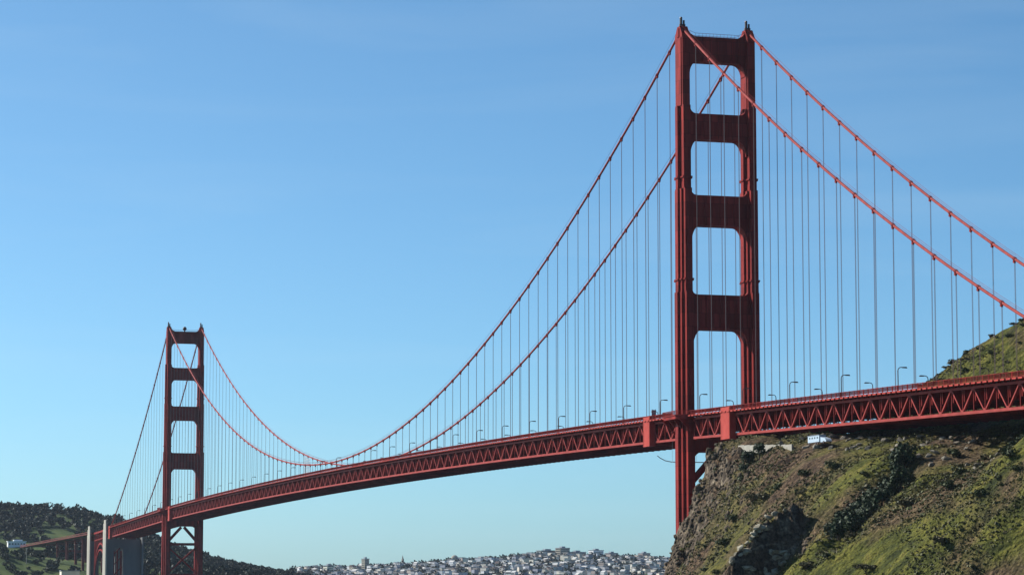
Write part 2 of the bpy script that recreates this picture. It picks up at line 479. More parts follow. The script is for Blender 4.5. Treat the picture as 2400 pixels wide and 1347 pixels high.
wm = MB(); wm._add([(-6000,-4000,0),(8000,-4000,0),(8000,10000,0),(-6000,10000,0)], [(0,1,2,3)])
water = put('water', wm.mesh('water', water_material()))
tag(water, 'blue green water of the strait below the bridge', 'water', kind='structure')
hm, HX, HY, HZ = grid_mesh('near_hill', -190, 262, -520, 58, 1.25, near_h, hill_material())
near_hill = put('hill', hm)
tag(near_hill, 'steep scrubby bluff of olive grass and brown rock beside the near tower', 'hill', kind='structure')
fm, FX, FY, FZ = grid_mesh('far_shore', -1500, 3400, 1500, 7500, 20, far_h, far_material())
far_shore = put('far_shore_terrain', fm)
tag(far_shore, 'far shore with a wooded ridge and a city slope', 'terrain', kind='structure')

# ------------------------------------------------------------------ bridge towers
def cross_plan(lv):
    """stepped cross plan; lv = [(hx, hy)] from the long thin rectangle to the short wide one"""
    q = []
    for i in range(len(lv)-1, -1, -1):
        hx, hy = lv[i]
        q.append((hx, hy))
        if i > 0: q.append((lv[i-1][0], hy))
    pts = list(q)
    pts += [(-x, y) for x, y in reversed(q)]
    pts += [(-x, -y) for x, y in q]
    pts += [(x, -y) for x, y in reversed(q)]
    return pts
SECT = [  # z0, z1, plan
    (-6, 8, [(5.2, 9.0)]),
    (8, 66.4, [(1.45,7.3),(2.5,4.3),(3.5,1.7)]),
    (66.4, 121.6, [(1.4,6.7),(2.45,4.0),(3.4,1.6)]),
    (121.6, 162.2, [(1.45,6.0),(2.2,3.7),(2.95,1.5)]),
    (162.2, 195.1, [(1.5,4.9),(2.75,1.25)]),
    (195.1, 222.2, [(1.5,4.2),(1.85,3.1)]),
]
STRUTS = [  # z top, z bottom, half thickness, fillet under (w, h), fillet over (w, h), half width of the opening above / below
    (223.0, 213.0, 2.5, (3.6,5.0), (0.01,0.01)),
    (192.2, 182.0, 2.9, (3.8,6.2), (2.6,2.6)),
    (159.8, 148.0, 3.4, (3.9,7.2), (2.4,2.2)),
    (120.7, 107.2, 3.8, (4.2,8.6), (2.2,1.9)),
    (64.6, 59.5, 3.6, (4.0,4.0), (0.01,0.01)),
]
def strut_poly(zt, zb, fu, fo, L=12.9, inner=11.6):
    def arc(w, h, steps=5):
        # from the leg's face inwards, a stepped concave fillet
        out = []
        for k in range(steps+1):
            a = math.pi/2*k/steps
            out.append((w*(1-math.sin(a)), h*(1-math.cos(a))))   # (distance from... , drop)
        return out
    left = [(-L, zb-fu[1]), (-inner, zb-fu[1])]
    n = 6
    for k in range(1, n+1):
        a = math.pi/2*k/n
        left.append((-inner + fu[0]*(1-math.cos(a)), zb - fu[1]*(1-math.sin(a))))
    top = [(-L, zt+fo[1]), (-inner, zt+fo[1])]
    for k in range(1, n+1):
        a = math.pi/2*k/n
        top.append((-inner + fo[0]*(1-math.cos(a)), zt + fo[1]*(1-math.sin(a))))
    bottom = left + [(-x, z) for x, z in reversed(left)]
    upper = [(-x, z) for x, z in top] + [(x, z) for x, z in reversed(top)]
    return bottom + upper
def make_tower(label, y):
    t = thing('bridge_tower', label, 'bridge tower', (0, y, 0), 'towers of the suspension bridge')
    secm = []
    for i, (z0, z1, lv) in enumerate(SECT):
        mb = MB()
        mb.prism(cross_plan(lv), 'z', z0, z1)
        if i >= 2 and i < 5:                                  # a thin cap course where the leg steps back
            pass
        secm.append(mb.mesh('leg_section', M['concrete'] if i == 0 else M['orange']))
    # saddle cover: a sloped roof of the leg the cable runs over
    sad = MB()
    sad.prism([(-4.25,222.2),(4.25,222.2),(4.25,223.2),(1.5,226.9),(-1.5,226.9),(-4.25,223.2)], 'x', -1.62, 1.62)
    sad.box(-1.95,1.95,-1.0,1.0,222.6,226.2)
    sadm = sad.mesh('saddle_housing', M['orange'])
    fin = MB()
    fin.tube([(-.5,0,226.8),(-.5,0,230.2)], .55, 8); fin.tube([(.65,0,226.8),(.65,0,229.6)], .42, 8)
    fin.box(-1.15,1.15,-.6,.6,226.95,228.0); fin.ball((-.5,0,230.4), .6, 8)
    finm = fin.mesh('beacon_post', M['lamp'])
    colm = []
    for zc, lv in ((126.6, SECT[3][2]), (166.8, SECT[4][2])):
        colm.append(MB().prism(cross_plan([(a+.45, b+.45) for a, b in lv]), 'z', zc-.35, zc+.15).mesh('ledge', M['orange']))
    for sx in (-1, 1):
        leg = put('leg', secm[2], t, (sx*13.7, 0, 0))
        for i in (0, 1, 3, 4, 5):
            put('leg_section' if i else 'pier', secm[i], leg)
        put('saddle_housing', sadm, leg); put('beacon_post', finm, leg); 
        for cm in colm: put('ledge', cm, leg)
    for zt, zb, hy, fu, fo in STRUTS:
        mb = MB(); mb.prism(strut_poly(zt, zb, fu, fo), 'y', -hy, hy)
        s = put('portal_strut', mb.mesh('portal_strut', M['orange']), t)
        rbm = MB().box(-.16,.16,-.14,.14,zb+.7,zt-.7).mesh('rib', M['orange'])
        for k in range(7):
            for sy in (-1, 1): put('rib', rbm, s, ((k-3)*3.0, sy*(hy+.09), 0))
        if zt > 222:
            rl = MB()
            for yy in (-hy+.2, hy-.2):
                rl.tube([(-11.5,yy,zt+2.2),(-9,yy,zt+1.3),(9,yy,zt+1.3),(11.5,yy,zt+2.2)], .07, 5)
                for k in range(13): rl.tube([(-9+1.5*k,yy,zt),(-9+1.5*k,yy,zt+1.3)], .05, 4)
            for sx in (-1, 1):
                rl.prism([(sx*12.0,zt-.3),(sx*12.0,zt+2.6),(sx*10.8,zt+1.0),(sx*9.4,zt+.35),(sx*8.8,zt-.3)], 'y', -hy+.6, hy-.6)
            put('hand_rail', rl.mesh('hand_rail', M['orange']), s)
    # bracing below the deck
    br = MB()
    for sx in (-1, 1):
        br.beam((sx*1.2,0,58.9), (sx*11.9,0,47.2), 2.2, 2.2, (0,1,0))
    put('knee_brace', br.mesh('knee_brace', M['orange']), t)
    hb = MB(); hb.box(-12.3,12.3,-1.3,1.3,43.6,45.8)
    put('cross_beam', hb.mesh('cross_beam', M['orange']), t)
    for a, b in ((42.4, 21.0), (18.0, -2)):
        for sx, dz in ((-1, 0), (1, 0)):
            xb = MB(); xb.beam((-sx*11.9, sx*.72, a), (sx*11.9, sx*.72, b), 1.4, 2.0, (0,1,0))
            put('diagonal_brace', xb.mesh('diagonal_brace', M['orange']), t)
    hb = MB(); hb.box(-12.3,12.3,-1.2,1.2,18.2,20.2)
    put('cross_beam', hb.mesh('cross_beam', M['orange']), t)
    # walkway that wraps the outside of each leg at deck height
    for sx in (-1, 1):
        p = MB()
        z = P(y) - 1.6
        pl = [(sx*14.2,-12.5),(sx*14.2,12.5),(sx*17.0,11.5),(sx*20.4,7.2),(sx*20.4,-7.2),(sx*17.0,-11.5)]
        p.prism(pl, 'z', z-.35, z)
        p.prism([(a*.985 if abs(a) > 15 else a, b*.97) for a, b in pl], 'z', z-1.6, z-.36)
        outer = pl[1:]+[pl[0]]
        for i in range(5):
            a, b = Vector((*outer[i], z)), Vector((*outer[i+1], z))
            p.beam(a+Vector((0,0,1.5)), b+Vector((0,0,1.5)), .18, .16)
            k = max(2, int((b-a).length/.55))
            for j in range(k+1):
                c = a.lerp(b, j/k); p.beam(c, c+Vector((0,0,1.5)), .16, .1)
        for yy in (-9.5, -3, 3, 9.5):
            p.prism([(sx*15.0,z-1.6),(sx*19.6,z-1.6),(sx*15.0,z-6.4)], 'y', yy-.3, yy+.3)
        put('walkway_platform', p.mesh('walkway_platform', M['orange']), t)
    return t
near_tower = make_tower('huge near orange bridge tower rising beside the green bluff', 0)
far_tower = make_tower('smaller distant orange bridge tower with a round beacon on its top', 1280)
bb = MB(); bb.ball((-.4,0,225.6), 1.7, 14); bb.tube([(-.4,0,222.9),(-.4,0,224.4)], .5, 8)
put('round_beacon', bb.mesh('round_beacon', M['lamp']), far_tower)

# ------------------------------------------------------------------ deck: three stiffened spans
PANEL, TH = 7.62, 7.5                     # truss panel and height between chord centres
ZT, ZB = -2.95, -2.95-TH                  # chords below the railing's top
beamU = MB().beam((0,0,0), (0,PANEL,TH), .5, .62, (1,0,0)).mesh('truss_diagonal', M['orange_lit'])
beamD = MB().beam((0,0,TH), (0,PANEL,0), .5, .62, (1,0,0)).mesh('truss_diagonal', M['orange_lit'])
vertm = MB().beam((0,0,.3), (0,0,TH-.3), .26, .34, (0,1,0)).mesh('truss_vertical', M['orange'])
gus = MB()
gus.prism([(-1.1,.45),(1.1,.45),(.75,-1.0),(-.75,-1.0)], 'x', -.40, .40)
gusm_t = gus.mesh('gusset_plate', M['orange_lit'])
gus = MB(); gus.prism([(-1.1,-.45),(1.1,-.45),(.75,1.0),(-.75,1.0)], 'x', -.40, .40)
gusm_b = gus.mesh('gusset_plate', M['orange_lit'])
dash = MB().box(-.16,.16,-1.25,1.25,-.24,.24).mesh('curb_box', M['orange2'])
def make_span(label, y0, n, detail=True):
    y1 = y0 + n*PANEL
    ym = (y0+y1)/2
    d = thing('bridge_deck', label, 'bridge deck', (0, ym, P(ym)))
    zb = P(ym)
    L = lambda x, y, dz: (x, y-ym, P(y)-zb+dz)
    ys = [y0+i*PANEL for i in range(n+1)]
    for sx in (-1, 1):
        x = sx*13.7
        for dz, w, h in ((ZT,.9,.8),(ZB,.9,.9)):
            mb = MB(); mb.sweep([L(x,y,dz) for y in ys], w, h)
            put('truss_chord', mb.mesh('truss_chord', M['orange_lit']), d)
    # sunny side truss: every member a piece of its own
    for i in range(n):
        ya, yb = ys[i], ys[i+1]
        sl = math.atan2(P(yb)-P(ya), PANEL)
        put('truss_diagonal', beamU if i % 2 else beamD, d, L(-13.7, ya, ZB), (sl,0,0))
    for i in range(n+1):
        put('truss_vertical', vertm, d, L(-13.7, ys[i], ZB))
    for i in range(n+1):
        put('gusset_plate', gusm_b if i % 2 else gusm_t, d, L(-13.7, ys[i], ZB if i % 2 else ZT))
    # shady side truss, seen only through the other one
    mb = MB()
    for i in range(n):
        a, b = (ZB, ZT) if i % 2 else (ZT, ZB)
        mb.beam(L(13.7,ys[i],a), L(13.7,ys[i+1],b), .5, .62, (1,0,0))
        mb.beam(L(13.7,ys[i],ZB+.4), L(13.7,ys[i],ZT-.4), .26, .34, (0,1,0))
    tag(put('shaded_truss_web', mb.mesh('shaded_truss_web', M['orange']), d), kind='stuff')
    # floor: roadway slab, floor beams, stringers, bottom bracing
    mb = MB(); mb.sweep([L(0,y,-1.85) for y in ys], 26.2, .3)
    put('roadway', mb.mesh('roadway', M['asphalt']), d)
    mb = MB()
    for y in ys:
        mb.beam(L(-13.2,y,-4.5), L(13.2,y,-4.5), .5, 4.9)
    tag(put('floor_beams', mb.mesh('floor_beams', M['orange']), d), kind='stuff')
    mb = MB()
    for i, y in enumerate(ys):
        mb.beam(L(-13.2,y,ZB), L(13.2,y,ZB), .5, 1.5)
        if i < n:
            mb.beam(L(-13.0,y+.3,ZB+.05), L(0,y+PANEL-.3,ZB+.05), .5, .7); mb.beam(L(13.0,y+.3,ZB+.05), L(0,y+PANEL-.3,ZB+.05), .5, .7)
    tag(put('bottom_bracing', mb.mesh('bottom_bracing', M['orange']), d), kind='stuff')
    for sx in (-1, 1):
        mb = MB(); mb.sweep([L(sx*14.75,y,-1.72) for y in ys], 3.1, .22)
        put('sidewalk', mb.mesh('sidewalk', M['orange']), d)
        # railing: top rail, bottom rail, flat upright pickets
        mb = MB()
        mb.sweep([L(sx*16.2,y,-.08) for y in ys], .22, .16); mb.sweep([L(sx*16.2,y,-1.35) for y in ys], .14, .12)
        put('railing', mb.mesh('railing', M['orange']), d)
        k = int((y1-y0)/.34); yy = y0 + (np.arange(k)+.5)*(y1-y0)/k
        pz = np.array([P(q) for q in yy]) - zb
        w, tt = .035, .05
        corner = np.array([(-tt,-w),(tt,-w),(tt,w),(-tt,w)])
        v = np.zeros((k, 8, 3))
        for c in range(4):
            for h in range(2):
                v[:, c+4*h, 0] = sx*16.2+corner[c,0]; v[:, c+4*h, 1] = yy-ym+corner[c,1]; v[:, c+4*h, 2] = pz + (-1.3 if h == 0 else -.15)
        base = (np.arange(k)*8)[:,None,None]
        f = (base + np.array([(0,1,5,4),(1,2,6,5),(2,3,7,6),(3,0,4,7)])[None]).reshape(-1,4)
        tag(put('pickets', arr_mesh('pickets', v.reshape(-1,3), f, M['orange']), d), kind='stuff')
        pm = MB()
        for i in range(n*2+1):
            y = y0+i*PANEL/2
            pm.beam(L(sx*16.2,y,-2.3), L(sx*16.2,y,.05), .26, .30, (0,1,0))
            pm.prism([(sx*14.2,-1.85),(sx*16.1,-1.85),(sx*14.2,-2.75)], 'y', -.12, .12)
            for q in range(6): pass
            for j in range(6):
                vx = pm.v[-6+j]; pm.v[-6+j] = (vx[0], vx[1]+y-ym, vx[2]+P(y)-zb)
        tag(put('railing_posts', pm.mesh('railing_posts', M['orange']), d), kind='stuff')
    cb = MB()
    for i in range(n):
        for q in (.25, .75):
            y = ys[i]+q*PANEL
            if i >= 145:
                cb.beam(L(-16.5, y-1.25, -2.0), L(-16.5, y+1.25, -2.0), .32, .48); continue
            put('curb_box', dash, d, L(-16.5, y, -2.0), (math.atan2(P(y+1)-P(y-1), 2),0,0))
    if cb.v: tag(put('curb_boxes', cb.mesh('curb_boxes', M['orange2']), d), kind='stuff')
    return d, L
main_deck, Lm = make_span('long orange main span deck curving away between the two towers', 7.9, 166)
side_deck, Ls = make_span('orange truss deck passing over the green bluff to the near tower', -346, 44)
farside_deck, Lf = make_span('short far orange deck between the distant tower and the concrete pylons', 1287.6, 43)
# broad cover plates where the truss is locked to the towers
def plate(d, L, y, w):
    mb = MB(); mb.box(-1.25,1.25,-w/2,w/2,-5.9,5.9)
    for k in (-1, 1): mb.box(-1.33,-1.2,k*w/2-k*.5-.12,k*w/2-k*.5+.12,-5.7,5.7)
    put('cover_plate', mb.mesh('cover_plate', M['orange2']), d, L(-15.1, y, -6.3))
plate(side_deck, Ls, -51, 9.5); plate(main_deck, Lm, 38.5, 8.0)
plate(main_deck, Lm, 1252, 8.5); plate(farside_deck, Lf, 1610, 8.5)

# ------------------------------------------------------------------ main cables with their suspenders
unit = MB()
for yy in (-.26, .26): unit.tube([(0,yy,0),(0,yy,1)], .062, 6)
susp = unit.mesh('suspender', M['rope'])
band = MB(); band.tube([(0,-.55,0),(0,.55,0)], .63, 10); band.box(-.3,.3,-.5,.5,-1.25,-.6)
bandm = band.mesh('cable_band', M['orange'])
main_ys = [640+(i-41.5)*15.24+7.62 for i in range(-1, 84)]
main_ys = [640+k*15.24 for k in range(-41, 42)]
side_ys = [-15.24*k for k in range(1, 23) if k*15.24 < 338]
far_ys = [1280+15.24*k for k in range(1, 23) if k*15.24 < 330]
for sx, lab in ((-1, 'sunlit near side main cable with its hanging suspender ropes'), (1, 'far side main cable seen through the tower openings with its hanging ropes')):
    c = thing('main_cable', lab, 'bridge cable', (sx*13.7, 0, 226.4), 'main cables of the bridge')
    ys = list(np.linspace(-343, 0, 30)) + list(np.linspace(0, 1280, 90))[1:] + list(np.linspace(1280, 1623, 26))[1:]
    mb = MB(); mb.tube([(0, y, cable_z(y)-226.4) for y in ys], .47, 10)
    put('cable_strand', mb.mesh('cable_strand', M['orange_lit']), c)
    hr = MB().tube([(0, y, cable_z(y)-226.4+1.45) for y in ys], .05, 4).mesh('hand_rope', M['orange'])
    for dx in (-.55, .55): put('hand_rope', hr, c, (dx,0,0))
    for y in side_ys + main_ys + far_ys:
        zt = cable_z(y)-.6; zl = P(y)-2.6
        if zt > zl + .8:
            put('suspender', susp, c, (0, y, zl-226.4), (0,0,0), (1,1,zt-zl))
        put('cable_band', bandm, c, (0, y, cable_z(y)-226.4), (math.atan2(cable_z(y+1)-cable_z(y-1), 2),0,0))

# ------------------------------------------------------------------ street lamps along both railings
def lamp_proto(s):
    r = put('street_lamp', None)
    mb = MB(); mb.tube([(0,0,-.6),(0,0,1.2)], .24, 8); mb.tube([(0,0,1.2),(0,0,6.6)], .17, 8)
    put('pole', mb.mesh('pole', M['lamp']), r)
    mb = MB(); mb.tube([(0,0,6.55),(s*.12,0,7.05),(s*.5,0,7.45),(s*1.0,0,7.6),(s*1.7,0,7.62)], .14, 7)
    put('arm', mb.mesh('arm', M['lamp']), r)
    mb = MB(); mb.prism([(s*1.5,7.40),(s*3.1,7.34),(s*3.15,7.5),(s*2.8,7.78),(s*1.5,7.74)], 'y', -.32, .32)
    put('lamp_head', mb.mesh('lamp_head', M['lamp']), r)
    return r
NUM = ['first','second','third','fourth','fifth','sixth','seventh','eighth','ninth','tenth','eleventh','twelfth','thirteenth','fourteenth','fifteenth','sixteenth','seventeenth','eighteenth','nineteenth','twentieth','twenty-first','twenty-second','twenty-third','twenty-fourth','twenty-fifth','twenty-sixth','twenty-seventh','twenty-eighth']
for sx, side, base in ((-1, 'near railing', -19.), (1, 'far railing', -24.5)):
    proto = lamp_proto(-sx)
    first = True
    cnt = {}
    for k in range(-7, 36):
        y = base + 45.72*k
        if abs(y-1280) < 9 or abs(y) < 9 or y > 1600: continue
        if y < 0: key = 'right of the near tower'; seq = -1
        elif y < 1280: key = 'left of the near tower'; seq = 1
        else: key = 'left of the far tower'; seq = 1
        o = proto if first else copy_tree(proto); first = False
        o.location = (sx*14.5, y, P(y)-1.6)
        cnt.setdefault(key, []).append(o)
    for key, lst in cnt.items():
        if 'right' in key: lst = lst[::-1]
        for i, o in enumerate(lst):
            tag(o, 'dark street lamp on the %s, %s lamp %s' % (side, NUM[i], key), 'street lamp', 'street lamps on the bridge')

# small striped panels standing beside lamps near the tower
for y, sx, lab in ((33, -1, 'red and white striped panel by the lamp left of the near tower'), (14, 1, 'red and white striped panel seen through the near tower opening')):
    sp = thing('striped_panel', lab, 'sign panel', (sx*15.0, y, P(y)-1.6), 'striped panels at the near tower')
    mb = MB(); mb.box(-.9,.9,-.05,.05,1.0,3.9)
    put('board', mb.mesh('board', M['white']), sp)
    st = MB().box(-.92,.92,-.09,.09,-.22,.22).mesh('stripe', M['orange'])
    for k in range(4): put('stripe', st, sp, (0,0,1.3+.75*k))
    mb = MB(); mb.tube([(-.7,0,0),(-.7,0,4.2)], .09, 6); mb.tube([(.7,0,0),(.7,0,4.2)], .09, 6)
    put('post', mb.mesh('post', M['lamp']), sp)

# white mesh scaffold hung beneath the far side of the sunny cable
ys0 = 842
zs0, zs1 = P(ys0)-.5, P(ys0)+27
sc = thing('scaffold', 'pale mesh scaffold hanging between main cable and deck near the far tower', 'scaffold', (13.7, ys0, zs0))
mb = MB()
for k in range(8): mb.tube([(0,k*2.6-9,0),(0,k*2.6-9,max(4, min(27, cable_z(ys0+k*2.6-9)-zs0-1)))], .13, 5)
put('uprights', mb.mesh('uprights', M['white']), sc)
mb = MB()
for k in range(14):
    z = 1+k*1.7
    y_a = -9
    while y_a < 9 and cable_z(ys0+y_a)-zs0-1 < z: y_a += 1
    if y_a < 9: mb.tube([(0.3,y_a,z),(0.3,9.4,z)], .12, 5)
put('ledgers', mb.mesh('ledgers', M['white']), sc)

# work platform hung under the deck by the near tower
wp = thing('work_platform', 'thin grey work platform hanging under the deck at the near tower', 'platform', (-8, 16, 56.4))
mb = MB(); mb.box(-5.5,11,-1,1,-.12,.12)
mb.tube([(-5.5,0,0),(-8.2,0,.45),(-10.4,0,1.5),(-11.6,0,2.4)], .16, 6)
put('catwalk', mb.mesh('catwalk', M['steel']), wp)
mb = MB()
for xx in (-5, 0, 5, 10): mb.tube([(xx,.8,0),(xx,.8,P(16)-10.9-56.4)], .05, 5)
put('hanger', mb.mesh('hanger', M['steel']), wp)

# ------------------------------------------------------------------ far concrete pylons, steel arch, viaduct
def pylon(label, y, zt, opening):
    t = thing('concrete_pylon', label, 'pylon', (0, y, 0), 'concrete pylons at the far end')
    for sx in (-1, 1):
        mb = MB(); x = sx*17.5
        mb.box(x-.7, x+.7, -10, 10, -4, zt-9)
        mb.box(x-.58, x+.58, -8.6, 8.6, zt-9, zt-3.5)
        mb.box(x-.42, x+.42, -6.5, 6.5, zt-3.5, zt)
        mb.box(x-.82, x+.82, -3, 3, -4, zt-12)
        put('shaft', mb.mesh('shaft', M['palecon'] if sx < 0 else M['concrete']), t)  # sun-side shaft paler, the other darker: sunlight and shade put into the colour
    mb = MB()
    zc = P(1623) - 12
    if opening:
        mb.prism([(-16.3,-4),(-9.5,-4),(-9.5,44),(-8.0,47),(-2.0,47),(-.5,44),(-.5,-4),(16.3,-4),(16.3,zc),(-16.3,zc)], 'y', -3.5, 3.5)
    else:
        mb.prism([(-16.3,-4),(-8,-4),(-8,40),(-5,45),(5,45),(8,40),(8,-4),(16.3,-4),(16.3,zc),(-16.3,zc)], 'y', -3.5, 3.5)
    put('cross_wall', mb.mesh('cross_wall', M['concrete']), t)
    if opening:
        for k in range(5):
            mb = MB(); z = k*10
            mb.beam((-9.4,2.2,z), (-.6,2.2,z+9), 1.0, 1.0, (0,1,0)); put('opening_brace', mb.mesh('opening_brace', M['orange']), t)
        for xx in (-8.4,-5,-1.6):
            mb = MB(); mb.box(xx-.7,xx+.7,2.9,3.3,-4,44); put('opening_post', mb.mesh('opening_post', M['orange']), t)
    return t
pylon('tall concrete pylon with a shaded grey face next to the far truss deck', 1629, 73.5, True)
pylon('second slim pale concrete pylon further left beyond the arch', 1746, 70, False)
ar = thing('steel_arch', 'red steel arch between the two concrete pylons', 'arch bridge', (0, 1687, 0))
for sx in (-1, 1):
    for rr, zz, w in ((46, 52, 1.3), (43, 46, 1.0)):
        mb = MB(); pts = []
        for k in range(17):
            a = math.pi*k/16
            pts.append((sx*13.7, -rr*math.cos(a), 12+(zz-12)*math.sin(a)))
        mb.sweep(pts, 1.2, w+.6)
        put('arch_rib', mb.mesh('arch_rib', M['orange']), ar)
    mb = MB()
    for k in range(1, 16):
        yy = -46*math.cos(math.pi*k/16); mb.beam((sx*13.7,yy,12+40*math.sin(math.pi*k/16)), (sx*13.7,yy,P(1687)-9.5), .7, .7)
    put('spandrel_columns', mb.mesh('spandrel_columns', M['orange']), ar)
for sx in (-1, 1):
    mb = MB(); mb.sweep([(sx*13.7,-46.5,P(1640)-9.2),(sx*13.7,46.5,P(1733)-9.2)], .9, 1.0); mb.sweep([(sx*13.7,-46.5,P(1640)-2.2),(sx*13.7,46.5,P(1733)-2.2)], 1.6, 1.8)
    for k in range(13):
        ya, yb = -46.5+k*7.15, -46.5+(k+1)*7.15
        za, zb_ = P(1687+ya), P(1687+yb)
        mb.beam((sx*13.7,ya,za-(9 if k % 2 else 2.6)), (sx*13.7,yb,zb_-(2.6 if k % 2 else 9)), .5, .6, (1,0,0))
    put('arch_truss', mb.mesh('arch_truss', M['orange']), ar)
mb = MB(); mb.sweep([(0,-46.5,P(1640)-1.9),(0,46.5,P(1733)-1.9)], 26, .4)
put('roadway', mb.mesh('roadway', M['asphalt']), ar)


vd = thing('viaduct', 'long red viaduct on tall columns behind the second pylon', 'viaduct', (0, 1757, 0))
mb = MB(); mb.sweep([(0,y-1757,VZ(y)-1.6) for y in range(1757, 2431, 32)], 27, .5)
put('roadway', mb.mesh('roadway', M['asphalt']), vd)
for sx in (-1, 1):
    mb = MB(); mb.sweep([(sx*13.6,y-1757,VZ(y)-2.0) for y in range(1757, 2431, 32)], .8, 1.3)
    mb.sweep([(sx*14.6,y-1757,VZ(y)-.4) for y in range(1757, 2431, 32)], .25, .8)
    put('girder', mb.mesh('girder', M['viaduct']), vd)
for i, y in enumerate((1790, 1850, 1910, 1985, 2070, 2160)):
    g0 = float(far_h(0, y))-3
    for sx in (-1, 1):
        mb = MB(); z1 = VZ(y)-4.2
        mb.box(-1.3,1.3,-1.1,1.1,g0,z1); 
        put('column', mb.mesh('column', M['viaduct']), vd, (sx*10, y-1757, 0))
    mb = MB(); mb.box(-8.6,8.6,-.7,.7,(g0+VZ(y))/2-1,(g0+VZ(y))/2+1); mb.box(-12.5,12.5,-.9,.9,VZ(y)-5.4,VZ(y)-4.1)
    put('bent_beam', mb.mesh('bent_beam', M['viaduct']), vd, (0, y-1757, 0))
tb = thing('toll_building', 'bright white low building at the left end of the viaduct', 'building', (-14, 2475, 61))
mb = MB(); mb.box(-11,11,-7,7,-20,6.0); put('wall', mb.mesh('wall', M['white']), tb)
mb = MB(); mb.box(-11.8,11.8,-7.8,7.8,6.0,6.7); mb.box(-4,7,-4,4,6.7,8.6); put('roof', mb.mesh('roof', M['white']), tb)
wq = MB().box(-1.1,1.1,-.06,.06,-.8,.8).mesh('window', M['glass'])
for k in range(6): put('window', wq, tb, (-9+3.6*k, -7.05, 3.2))
mb = MB(); mb.box(11.8,30,-3,3,-.6,.3)
for k in range(4): mb.box(13+k*5,13.5+k*5,-2.5,-2,-9,-.6)
put('canopy', mb.mesh('canopy', M['white']), tb)
fb = thing('shore_building', 'cream flat building at the foot of the second pylon', 'building', (-34, 1765, 0))
mb = MB(); mb.box(-9,9,-8,8,4,25.5); put('wall', mb.mesh('wall', M['cream']), fb)
mb = MB(); mb.box(-9.5,9.5,-8.5,8.5,25.5,26.3); put('roof', mb.mesh('roof', M['grey']), fb)
mp = thing('mast', 'thin pale mast standing on the slope left of the pylons', 'mast', (-68, 1850, 38))
mb = MB(); mb.tube([(0,0,-6),(0,0,11)], [.45,.28], 8); mb.ball((0,0,11.2), .5, 8)
put('pole', mb.mesh('pole', M['palecon']), mp)

# ------------------------------------------------------------------ foliage
def crown_arrays(n, rx, rz, leaf, seed, lobes=7):
    """leaf clumps in the shell and volume of several lobes"""
    r = np.random.RandomState(seed)
    cen = r.uniform(-1, 1, (lobes, 3))*np.array([rx*.55, rx*.55, rz*.5]); cen[0] = 0
    rad = r.uniform(.38, .62, lobes)
    k = r.randint(0, lobes, n)
    d = r.normal(size=(n,3)); d /= np.linalg.norm(d, axis=1)[:,None]
    rr = rad[k]*r.uniform(.55, 1.0, n)
    c = cen[k] + d*rr[:,None]*np.array([rx, rx, rz])
    t1 = r.normal(size=(n,3)); t1 /= np.linalg.norm(t1, axis=1)[:,None]
    t2 = np.cross(t1, d + .4*r.normal(size=(n,3))); t2 /= np.linalg.norm(t2, axis=1)[:,None]+1e-9
    s = leaf*r.uniform(.5, 1.2, n)[:,None]
    v = np.stack([c-t1*s, c-t2*s*.7, c+t1*s, c+t2*s*.7], 1)
    return v.reshape(-1,3), np.arange(4*n).reshape(-1,4)
def crown_mesh(name, mat, n, rx, rz, leaf, seed, lobes=7):
    v, f = crown_arrays(n, rx, rz, leaf, seed, lobes)
    return arr_mesh(name, v, f, mat)
trunk_far = MB()
trunk_far.tube([(0,0,-3),(.2,0,3),(0,.2,8)], [.6,.45,.25], 6); trunk_far.tube([(.1,0,4),(1.8,.6,8)], [.25,.12], 5); trunk_far.tube([(.1,0,5),(-1.5,-.8,9)], [.22,.1], 5)
trunk_far = trunk_far.mesh('trunk', M['bark'])
far_crowns = [crown_mesh('crown', M['leaf_far'], 260, rx, rz, 1.5, 40+i) for i, (rx, rz) in enumerate(((6.5,5.5),(7.5,5.0),(5.5,7.0),(8.5,6.0),(5.0,5.0)))]

def blocks_viaduct(x, y, h):
    # woods are kept low where they would grow up in front of the viaduct's deck
    d = math.hypot(x+372.45, y+996.9); az = math.atan2(x+372.45, y+996.9)
    yv = -996.9 + 358/math.tan(az)
    if not (1735 < yv < 2520 and yv > y): return False
    return (h+15-6.2)/d > (VZ(yv)-5-6.2)/math.hypot(358, yv+996.9)
def in_meadow(x, y):
    return ((x-50)/25)**2 + ((y-2540)/75)**2 < 1 or (1950 < y < 2480 and abs(x+14+(2475-y)*.1032) < 19) or (x < -26 and y < 1945) or (abs(x) < 24 and y < 2470) or (-60 < x < 8 and 2400 < y < 2500)
# trees on the wooded ridge and its slope: individuals where they show largest, a joined wood behind and around them
spots = []
lowset = set()
tries = 0
while len(spots) < 2600 and tries < 60000:
    tries += 1
    x, y = NR.uniform(-260, 520), NR.uniform(1690, 2960)
    az = math.degrees(math.atan2(x+372.45, y+996.9))
    if az < 2 or az > 13.5: continue
    h = float(far_h(x, y))
    if h < 6 or x > 455 or in_meadow(x, y) or (x < -26 and y < 1985): continue
    low = blocks_viaduct(x, y, h)
    if abs(x) < 22 and y < 1800: continue
    if any((x-a)**2+(y-b)**2 < 64 for a, b, _ in spots[-400:]): continue
    spots.append((x, y, h - (5.5 if low else 0)))
    if low: lowset.add(spots[-1])
spots.sort(key=lambda q: math.hypot(q[0]+372, q[1]+997))
vis = [q for q in spots if q not in lowset and 5.0 < math.degrees(math.atan2(q[0]+372.45, q[1]+996.9)) < 12.4]
step = max(1, len(vis)//230)
ind = vis[::step][:230]
indset = set(ind)
